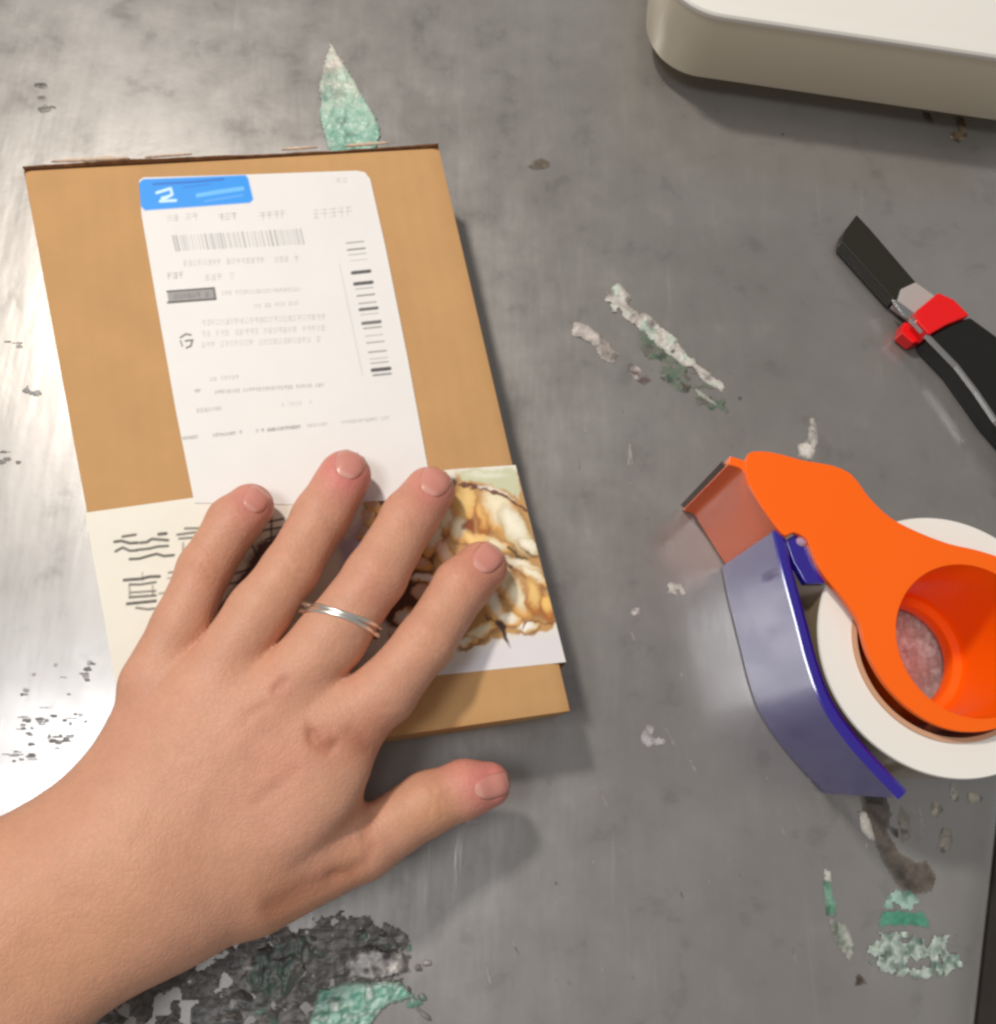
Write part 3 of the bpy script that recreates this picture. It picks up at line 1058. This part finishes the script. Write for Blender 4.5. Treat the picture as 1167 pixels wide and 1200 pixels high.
# ------------------------------------------------------------------ tape dispenser, roll
M_or = mat('orange_plastic', (255, 104, 2), rough=0.36, spec=0.35, coat=0.25, bump=[(260, 0.05, 0.0003)])
M_pur = mat('violet_blue_plastic', (30, 2, 140), rough=0.15, metal=0.0, spec=0.8, coat=1.0, crough=0.08, bump=[(25, 0.06, 0.001)])
M_pur.node_tree.nodes['Principled BSDF'].inputs['Coat IOR'].default_value = 1.55
M_pap = mat('white_tape_side', (238, 234, 226), rough=0.55, spec=0.4)
M_tape = mat('clear_tape_winding', (150, 132, 104), rough=0.18, spec=0.6)
M_core = mat('brown_paper_core', (206, 160, 126), rough=0.85)
HP = 5.2
hub_c = P(1138, 750, HP)
disp = thing('tape_dispenser', 'orange and violet handheld tape dispenser lying on its side', 'tape dispenser', (hub_c.x - 1, hub_c.y, 0))
outline = [(877, 531), (905, 530), (940, 539), (978, 546), (1000, 558), (1018, 582), (1043, 606), (1075, 623), (1112, 637), (1150, 646), (1190, 662), (1222, 695), (1238, 740),
           (1232, 792), (1205, 834), (1168, 854), (1130, 858), (1095, 849), (1062, 828), (1036, 800), (1018, 768), (1010, 742), (1006, 728), (988, 702), (968, 678), (957, 660),
           (950, 644), (944, 631), (930, 624), (918, 627), (900, 605), (884, 580), (874, 558)]
ow = [(P(x, y, HP).x, P(x, y, HP).y) for x, y in outline]
ow = [(q.x, q.y) for q in catmull([Vector(q) for q in ow], 3)]
RH = 2.22
hole = [(hub_c.x + RH * math.cos(t), hub_c.y + RH * math.sin(t)) for t in np.linspace(0, 2 * math.pi, 72, endpoint=False)]
v, f = prism([ow, hole], HP - 0.22, HP)
build('side_plate', v, f, M_or, disp, bevel=0.07, segs=3)
v, f = lathe(hub_c, [(2.32, 4.98), (2.215, HP - 0.10), (2.16, 4.7), (2.10, 1.35), (2.04, 1.22), (1.78, 1.18), (1.73, 1.1), (1.73, 0.7), (1.85, 0.7), (2.22, 1.1), (2.30, 4.9), (2.32, 4.98)])
fixn(build('hub', v, f, M_or, disp))
# cross bar of the nose, spanning the tape width
pth = catmull([P(x, y, HP).to_2d() for x, y in [(854, 544), (862, 546), (870, 550), (878, 563), (897, 592), (921, 629)]], 5, False)
v, f = sweep(pth, [(0.0, 0.12), (0.0, HP - 0.04), (0.28, HP - 0.04), (0.28, 0.12)])
fixn(build('nose_bar', v, f, M_or, disp, bevel=0.05))
pth = [P(x, y, HP).to_2d() for x, y in [(874, 548), (886, 530)]]
v, f = sweep(pth, [(0.0, 0.4), (0.0, HP - 0.4), (0.12, HP - 0.4), (0.12, 0.4)])
# serrated cutting blade beside the bar
bl_a, bl_b = P(856, 543, HP), P(849, 537, HP)
dirn = (bl_b - bl_a).normalized()
V, Fc = [], []
nt_ = 26
for i in range(nt_ * 2 + 1):
    z = 0.25 + 4.6 * i / (nt_ * 2)
    tip = bl_b if i % 2 else bl_a + dirn * 0.22
    V += [(bl_a.x, bl_a.y, z), (tip.x, tip.y, z)]
    if i:
        Fc.append((2 * i - 2, 2 * i, 2 * i + 1, 2 * i - 1))
M_blade = mat('dark_steel_blade', (120, 104, 98), rough=0.35, metal=0.9)
build('cutting_blade', V, Fc, M_blade, disp, solid=0.05, smooth=False)
# violet guard: curved wall with a rolled rim
gp = [(846, 664), (853, 700), (866, 752), (878, 800), (893, 840), (922, 882), (966, 930)]
gw = catmull([P(x, y, 0.1).to_2d() for x, y in gp], 8, False)
HG = 4.95
v, f = sweep(gw, [(0.0, 0.1), (0.0, HG - 0.12), (-0.05, HG - 0.05), (-0.05, HG + 0.04), (0.04, HG + 0.09), (0.22, HG + 0.09), (0.32, HG + 0.02), (0.32, HG - 0.08), (0.20, HG - 0.12), (0.16, HG - 0.2), (0.16, 0.1)])
fixn(build('guard', v, f, M_pur, disp))
px_prism('guard_ear', [(921, 633), (932, 626), (944, 626), (952, 633), (954, 644), (951, 654), (958, 666), (968, 684), (944, 684), (930, 660)], HG - 0.3, HG + 0.05, M_pur, disp, 0.05)
M_riv = mat('pale_rivet', (206, 170, 196), rough=0.3, metal=0.5)
rc = P(940, 634, HG + 0.1)
v, f = lathe(rc, [(0.0001, HG + 0.17), (0.10, HG + 0.155), (0.16, HG + 0.1), (0.17, HG + 0.0)], 24)
fixn(build('rivet', v, f, M_riv, disp))
# roll of tape
rc = P(1108, 754, 4.65)
RO = 3.84
roll = thing('tape_roll', 'wide roll of clear tape with white paper-like sides on the dispenser hub', 'tape roll', (rc.x, rc.y, 0.1))
v, f = lathe(rc, [(2.84, 0.15), (RO - 0.03, 0.15), (RO, 0.18), (RO, 4.60), (RO - 0.03, 4.65), (2.84, 4.65)], 128)
# rings: winding lines on the side
prof = [(RO, 0.18), (RO, 4.60), (RO - 0.03, 4.65)]
r = RO - 0.03
while r > 2.88:
    prof += [(r, 4.65 + 0.004 * random.random())]
    r -= 0.05
prof += [(2.84, 4.65)]
v, f = lathe(rc, [(2.84, 0.15), (RO - 0.03, 0.15)] + prof[:2], 128)
fixn(build('tape_winding', v, f, M_tape, roll))
v, f = lathe(rc, prof[1:], 128)
fixn(build('tape_side', v, f, M_pap, roll))
v, f = lathe(rc, [(2.70, 0.12), (2.84, 0.12), (2.84, 4.72), (2.70, 4.72), (2.70, 0.12)], 96)
fixn(build('paper_core', v, f, M_core, roll))

# ------------------------------------------------------------------ the hand and forearm
def J(px, py, h, rp):
    p = P(px, py, h)
    return np.array(p), rp * depth(p) / F


K = {
    'p': [J(178, 800, 4.35, 38), J(212, 733, 4.4, 34), J(240, 667, 4.2, 32), J(274, 612, 3.98, 32), J(293, 594, 3.85, 29)],
    'r': [J(243, 812, 4.65, 45), J(304, 716, 4.75, 38), J(340, 668, 4.6, 34.5), J(376, 606, 4.2, 34), J(404, 558, 3.95, 32)],
    'm': [J(318, 828, 4.7, 47), J(388, 748, 4.85, 42), J(440, 676, 4.7, 37.5), J(479, 608, 4.2, 34), J(503, 576, 3.9, 31)],
    'i': [J(398, 850, 4.5, 47), J(450, 812, 4.7, 39), J(499, 752, 4.6, 35), J(541, 687, 4.1, 34), J(564, 665, 3.85, 32)],
    't': [J(300, 1035, 3.7, 60), J(424, 992, 3.2, 40), J(500, 942, 2.9, 37), J(545, 925, 2.8, 34), J(572, 920, 2.7, 28)],
}
mc = [  # metacarpals and wrist
    (J(180, 802, 4.3, 38), J(116, 962, 4.2, 50)),
    (J(243, 812, 4.55, 45), J(150, 985, 4.5, 58)),
    (J(318, 828, 4.6, 46), J(180, 1010, 4.6, 60)),
    (J(398, 850, 4.4, 46), J(215, 1040, 4.3, 60)),
    (J(300, 1030, 3.8, 58), J(205, 1060, 4.0, 58)),
    (J(392, 862, 4.2, 44), J(385, 965, 3.6, 46)),
    (J(112, 962, 4.3, 50), J(-140, 1075, 5.2, 72)),
    (J(158, 1008, 4.5, 72), J(-100, 1150, 5.4, 100)),
    (J(200, 1056, 4.2, 58), J(-45, 1240, 5.2, 80)),
]
GS = 0.075
lo = np.array([-21.0, -9.0, 1.2])
hi = np.array([3.5, 10.5, 8.2])
# tighter bounds from the joints
pts = [a for k_ in K.values() for a in k_] + [a for m_ in mc for a in m_]
lo = np.min([p - r for p, r in pts], 0) - 0.4
hi = np.max([p + r for p, r in pts], 0) + 0.4
# hand frame: keep the sleeve-less arm as far as a step beyond the frame
nx, ny, nz = [int(q) for q in (hi - lo) / GS]
gx = (lo[0] + np.arange(nx) * GS).astype(np.float32)[:, None, None]
gy = (lo[1] + np.arange(ny) * GS).astype(np.float32)[None, :, None]
gz = (lo[2] + np.arange(nz) * GS).astype(np.float32)[None, None, :]


def cone(a, ra, b, rb, zs=1.0):
    """rounded cone, optionally squashed in z"""
    v_ = (b - a)
    L2 = float(v_ @ v_)
    dx, dy, dz = gx - a[0], gy - a[1], gz - a[2]
    t = np.clip((dx * v_[0] + dy * v_[1] + dz * v_[2]) / L2, 0, 1)
    r = ra + (rb - ra) * t
    ex = dx - t * v_[0]
    ey = dy - t * v_[1]
    ez = (dz - t * v_[2]) / zs
    return np.sqrt(ex * ex + ey * ey + ez * ez) - r


def smin(a, b, k):
    h = np.clip(0.5 + 0.5 * (b - a) / k, 0, 1)
    return b + (a - b) * h - k * h * (1 - h)


palm = None
for (a, ra), (b, rb) in mc:
    s = cone(a, ra, b, rb, 0.92)
    palm = s if palm is None else smin(palm, s, 1.6)
for a_, b_, h_, r_ in (((262, 868), (170, 975), 4.95, 92), ((345, 895), (250, 985), 4.78, 88)):
    a, ra = J(*a_, h_, r_)
    b, rb = J(*b_, h_, r_ * 0.9)
    palm = smin(palm, cone(a, ra, b, rb, 0.42), 0.9)
palm += 0.26                                    # the wide blend swells it a little
body = None
for key in 'prmit':
    js = K[key]
    fs = None
    for q in range(len(js) - 1):
        s = cone(js[q][0], js[q][1], js[q + 1][0], js[q + 1][1], 0.93)
        fs = s if fs is None else smin(fs, s, 0.22)
    fs += 0.03
    one = smin(palm, fs, 0.45 if key != 't' else 0.55)
    body = one if body is None else smin(body, one, 0.06)
# knuckle swellings and tendons

def surface_nets(d, lo, gs):
    s = d < 0
    nx, ny, nz = d.shape
    # cells with a sign change
    c = np.zeros((nx - 1, ny - 1, nz - 1), np.int8)
    for i in (0, 1):
        for j in (0, 1):
            for k in (0, 1):
                c += s[i:nx - 1 + i, j:ny - 1 + j, k:nz - 1 + k]
    act = (c > 0) & (c < 8)
    I, Jx, Kx = np.where(act)
    idx = -np.ones(act.shape, np.int64)
    idx[I, Jx, Kx] = np.arange(len(I))
    acc = np.zeros((len(I), 3))
    cnt = np.zeros(len(I))
    cor = [(0, 0, 0), (1, 0, 0), (0, 1, 0), (1, 1, 0), (0, 0, 1), (1, 0, 1), (0, 1, 1), (1, 1, 1)]
    for a in range(8):
        for ax in range(3):
            if cor[a][ax]:
                continue
            b = list(cor[a])
            b[ax] = 1
            da = d[I + cor[a][0], Jx + cor[a][1], Kx + cor[a][2]]
            db = d[I + b[0], Jx + b[1], Kx + b[2]]
            m_ = (da < 0) != (db < 0)
            t = np.where(m_, da / np.where(m_, da - db, 1), 0)
            p = np.tile(np.array(cor[a], float), (len(I), 1))
            p[:, ax] += t
            acc[m_] += p[m_]
            cnt[m_] += 1
    V = (acc / cnt[:, None] + np.stack([I, Jx, Kx], 1)) * gs + lo
    faces = []
    for ax in range(3):
        sl0 = [slice(None)] * 3
        sl1 = [slice(None)] * 3
        sl0[ax] = slice(0, -1)
        sl1[ax] = slice(1, None)
        e = s[tuple(sl0)] != s[tuple(sl1)]
        a, b = [(1, 2), (2, 0), (0, 1)][ax]
        E = np.array(np.where(e)).T
        lim = np.array(act.shape)
        ok = (E[:, a] > 0) & (E[:, b] > 0) & (E[:, a] < lim[a]) & (E[:, b] < lim[b]) & (E[:, ax] < lim[ax])
        E = E[ok]
        q = []
        for da, db in ((-1, -1), (0, -1), (0, 0), (-1, 0)):
            C = E.copy()
            C[:, a] += da
            C[:, b] += db
            q.append(idx[C[:, 0], C[:, 1], C[:, 2]])
        q = np.array(q).T
        fl_ = ~s[E[:, 0], E[:, 1], E[:, 2]]
        q[fl_] = q[fl_][:, ::-1]
        faces.append(q)
    Fq = np.concatenate(faces)
    Fq = Fq[(Fq >= 0).all(1)]
    return V, Fq


V, Fq = surface_nets(body, lo, GS)
del body, palm
# light laplacian smoothing
for it in range(3):
    acc = np.zeros_like(V)
    cn = np.zeros(len(V))
    for q in range(4):
        a, b = Fq[:, q], Fq[:, (q + 1) % 4]
        np.add.at(acc, a, V[b]); np.add.at(cn, a, 1)
        np.add.at(acc, b, V[a]); np.add.at(cn, b, 1)
    V = V * 0.5 + 0.5 * acc / cn[:, None]
# vertex normals
n1 = np.cross(V[Fq[:, 2]] - V[Fq[:, 0]], V[Fq[:, 3]] - V[Fq[:, 1]])
NV = np.zeros_like(V)
for q in range(4):
    np.add.at(NV, Fq[:, q], n1)
NV /= np.linalg.norm(NV, axis=1)[:, None] + 1e-12
up = np.clip(NV[:, 2], 0, 1)
px, py = to_px(V)
disp_ = np.zeros(len(V))


def seg_coord(px, py, a, b):
    """pixel-space along / across coordinates about segment a->b"""
    ax, ay = a
    bx, by = b
    L_ = math.hypot(bx - ax, by - ay)
    tx, ty = (bx - ax) / L_, (by - ay) / L_
    return (px - ax) * tx + (py - ay) * ty, -(px - ax) * ty + (py - ay) * tx, L_


# skin folds over the finger joints
for (cx, cy, dx, dy, half, depth_, nl) in [(241, 667, 35, -55, 26, .045, 4), (276, 612, 21, -24, 24, .03, 3), (340, 668, 38, -62, 32, .045, 4), (378, 606, 28, -51, 28, .03, 3),
                                          (440, 676, 40, -69, 34, .045, 4), (480, 607, 25, -34, 29, .03, 3), (499, 752, 44, -66, 32, .045, 4), (543, 686, 24, -24, 28, .03, 3),
                                          (505, 941, 45, -17, 30, .04, 4), (424, 990, 76, -50, 34, .03, 3)]:
    s, c, _ = seg_coord(px, py, (cx, cy), (cx + dx, cy + dy))
    m_ = (np.abs(s) < 24) & (np.abs(c) < half * 1.1) & (up > 0.15)
    if not m_.any():
        continue
    ss, cc = s[m_], c[m_]
    w_ = np.clip(1 - (cc / half) ** 2, 0, 1)
    tot = np.zeros(len(ss))
    for q in range(nl):
        o_ = (q - (nl - 1) / 2) * 5.2 + 1.3 * np.sin(cc * 0.21 + q * 2.1) + np.sign(q - (nl - 1) / 2) * 0.06 * np.abs(cc)
        tot += np.exp(-((ss - o_) / 1.5) ** 2) * (1 - 0.2 * abs(q - (nl - 1) / 2))
    disp_[m_] -= tot * depth_ * w_ * 0.8
    disp_[m_] += 0.035 * np.exp(-(ss / 13) ** 2) * w_
# creases near the first knuckle and the thumb base
for pts_, w_, dp in [([(366, 860), (372, 874), (384, 880), (392, 872)], 7, .07), ([(362, 850), (364, 868)], 4, .05), ([(408, 858), (420, 866), (430, 878)], 9, .04), ([(322, 808), (332, 798)], 6, .05),
                     ([(290, 838), (310, 826)], 6, .03), ([(392, 1030), (412, 1022), (430, 1008), (436, 992)], 9, .06), ([(320, 1066), (352, 1046), (392, 1030)], 15, .08), ([(436, 955), (428, 980)], 8, .05),
                     ([(300, 940), (345, 905)], 9, .03)]:
    d = polydist(px, py, pts_)
    disp_ -= dp * np.exp(-(d / w_) ** 2) * (up > 0.05)
for pts_, w_, dp in [([(150, 985), (190, 905), (235, 830)], 7, .015), ([(225, 960), (250, 900), (300, 850)], 10, .010), ([(205, 900), (245, 880), (280, 830)], 9, .012)]:
    d = polydist(px, py, pts_)
    disp_ += dp * np.exp(-(d / w_) ** 2) * (up > 0.2)
V = V + NV * (disp_ + 0.02 * (fbm(px, py, 0.05, 3, 3) - 0.5))[:, None]
# flatten finger pads that press on the parcel
pressed = (px > 225) & (py < 720)
V[:, 2] = np.where(pressed, np.maximum(V[:, 2], HB + 0.045), V[:, 2])

base_c = lin((205, 151, 124))
C = np.tile(base_c, (len(V), 1))


def tint(w_, col, C):
    w_ = np.clip(w_, 0, 1)[:, None]
    return C * (1 - w_) + lin(col) * w_


big_n = fbm(px, py, 0.018, 31, 3)
C = tint((big_n - 0.5) * 1.2, (210, 158, 128), C)
C = tint((0.5 - big_n) * 1.2, (198, 142, 116), C)
for (x, y, r, col, a) in [(297, 586, 30, (214, 132, 124), .75), (407, 548, 36, (214, 120, 120), .9), (508, 568, 34, (210, 128, 118), .85), (570, 660, 40, (208, 136, 114), .8), (576, 918, 38, (216, 126, 122), .9),
                          (530, 895, 26, (220, 140, 130), .5), (327, 805, 16, (196, 124, 102), .6), (300, 836, 18, (198, 132, 106), .4), (378, 868, 20, (178, 108, 84), .6), (424, 872, 24, (196, 122, 96), .6),
                          (446, 850, 20, (200, 132, 104), .5), (330, 892, 30, (214, 144, 122), .45), (330, 965, 50, (226, 168, 142), .6), (250, 830, 60, (214, 156, 130), .4),
                          (240, 668, 22, (206, 140, 108), .5), (340, 668, 26, (208, 150, 116), .4), (440, 680, 26, (206, 142, 116), .5), (500, 752, 30, (208, 150, 120), .4), (505, 945, 30, (204, 150, 106), .5),
                          (60, 1080, 110, (206, 152, 112), .5), (330, 1060, 50, (190, 132, 94), .5), (410, 1020, 24, (190, 136, 100), .5), (440, 700, 16, (200, 130, 112), .4)]:
    C = tint(a * np.exp(-((px - x) ** 2 + (py - y) ** 2) / (r * r)), col, C)
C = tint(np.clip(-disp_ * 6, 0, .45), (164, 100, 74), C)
C *= (0.96 + 0.08 * vnoise(px, py, 0.35, 41))[:, None]

M_skin = mat('skin', rough=0.5, attr='paint', spec=0.38, sss=0.12, var=(160, 0.035),
             bump=[(450, 0.14, 0.0007), (1700, 0.16, 0.0003)])
M_nail = mat('fingernail', (206, 134, 120), attr='paint', rough=0.30, spec=0.45, coat=0.12, var=(300, 0.03))
nt = M_skin.node_tree
b_n = nt.nodes['Principled BSDF']
tcn = nt.nodes.new('ShaderNodeTexCoord')
vor = nt.nodes.new('ShaderNodeTexVoronoi')
vor.feature = 'DISTANCE_TO_EDGE'
vor.inputs['Scale'].default_value = 620
nt.links.new(tcn.outputs['Object'], vor.inputs['Vector'])
mr = nt.nodes.new('ShaderNodeMapRange')
mr.inputs['From Max'].default_value = 0.16
nt.links.new(vor.outputs['Distance'], mr.inputs['Value'])
bpn = nt.nodes.new('ShaderNodeBump')
bpn.inputs['Strength'].default_value = 0.22
bpn.inputs['Distance'].default_value = 0.0003
nt.links.new(mr.outputs[0], bpn.inputs['Height'])
nt.links.new(b_n.inputs['Normal'].links[0].from_socket, bpn.inputs['Normal'])
nt.links.new(bpn.outputs[0], b_n.inputs['Normal'])
wc = P(150, 1000, 0)
person = build('person', V, Fq, M_skin, origin=(wc.x, wc.y, 2.0), colors=C)
tag(person, 'bare left hand and forearm, palm down, fingers spread on the cardboard parcel', 'person')
print('hand verts', len(V))

bvh = BVHTree.FromPolygons([Vector(q) for q in V.tolist()], [tuple(q) for q in Fq.tolist()])


def nail(cx, cy, tx, ty, lp, wp_, tilt=0.0):
    """nail plate laid on the finger: pixel centre, direction of the finger, half length, half width (px)"""
    tl = math.hypot(tx, ty)
    tx, ty = tx / tl, ty / tl
    V_, F_, NC = [], [], []
    nu_, nv_ = 20, 12
    cam_p = Vector((0, 0, D))
    for j in range(nv_ + 1):
        for i in range(nu_ + 1):
            u, w_ = i / nu_ * 2 - 1, j / nv_ * 2 - 1
            # superellipse outline
            e_ = 2.3
            k_ = (1 - abs(u) ** e_) ** (1 / e_) if abs(u) < 1 else 0
            k_ = max(k_, 0.2) if u < 0 else max((1 - abs(u) ** 4) ** 0.25, 0.45)
            X = cx + tx * lp * u + -ty * wp_ * w_ * k_
            Y = cy + ty * lp * u + tx * wp_ * w_ * k_
            r = ray(X, Y).normalized()
            hit = bvh.ray_cast(cam_p, r)
            if hit[0] is None or hit[0].z < 2.2:
                hit = bvh.find_nearest(P(cx, cy, 3.6))
                q = hit[0] if hit[0] else P(X, Y, 4)
                nrm = Vector((0, 0, 1))
            else:
                q, nrm = hit[0], hit[1]
            edge_ = max(abs(u) ** 4, abs(w_) ** 4)
            lift = 0.026 * (1 - edge_) - 0.014 * edge_
            V_.append(tuple(q + nrm * lift))
            ca = lin((208, 140, 126))
            if u > 0.72:
                ca = ca * 0.65 + lin((226, 190, 172)) * 0.35
            elif u < -0.62 and abs(w_) < 0.7:
                ca = ca * 0.6 + lin((224, 176, 162)) * 0.4
            NC.append(ca)
            if i < nu_ and j < nv_:
                a = j * (nu_ + 1) + i
                F_.append((a, a + 1, a + nu_ + 2, a + nu_ + 1))
    build('fingernail', V_, F_, M_nail, person, solid=0.02, colors=np.array(NC))


nail(410, 543, 24, -50, 18, 18)
nail(510, 564, 26, -38, 17, 18)
nail(571, 654, 26, -28, 17, 17)
nail(300, 586, 22, -28, 14, 15)
nail(577, 922, 60, -20, 21, 14)

# ring on the third finger from the left: two fine silver bands
M_silver = mat('silver', (246, 243, 234), rough=0.28, metal=1.0)
c0, c1 = K['m'][1][0], K['m'][2][0]
ctr = Vector(P(399, 728, 4.78))
ax = Vector(c1 - c0).normalized()
ax = (ax + Vector((-0.26, 0.12, 0))).normalized()
e1 = ax.cross(Vector((0, 0, 1))).normalized()
e2 = e1.cross(ax).normalized()
ring = thing('ring', 'thin silver double-band ring on the third finger from the left', 'ring', tuple(ctr))
for s_, tw in ((-0.07, 0.0), (0.09, 0.0)):
    V_, F_ = [], []
    n_, m_ = 96, 10
    for i in range(n_):
        t = 2 * math.pi * i / n_
        dr = e1 * math.cos(t) + e2 * math.sin(t)
        # wrap on the finger surface
        o_ = ctr + ax * (s_ + 0.03 * math.sin(2 * t + s_ * 20))
        hit = bvh.ray_cast(o_ + dr * 1.6, -dr, 1.6)
        R_ = (hit[0] - o_).length if hit[0] else 0.95
        R_ = min(max(R_, 0.8), 1.12) + 0.015
        for j in range(m_):
            q = 2 * math.pi * j / m_
            V_.append(tuple(o_ + dr * (R_ + 0.05 * math.cos(q)) + ax * 0.065 * math.sin(q)))
    for i in range(n_):
        for j in range(m_):
            a, b = i * m_ + j, i * m_ + (j + 1) % m_
            c, d = ((i + 1) % n_) * m_ + j, ((i + 1) % n_) * m_ + (j + 1) % m_
            F_.append((a, c, d, b))
    fixn(build('ring_band', V_, F_, M_silver, ring))

for o in list(scene.objects):
    if o.type == 'MESH' and o.name.split('.')[0] not in ('person', 'fingernail', 'paint_flake', 'shipping_label', 'printed_band', 'torn_edge', 'ring_band'):
        if o.data.polygons and o.data.polygons[0].use_smooth:
            o.data.set_sharp_from_angle(angle=math.radians(32))
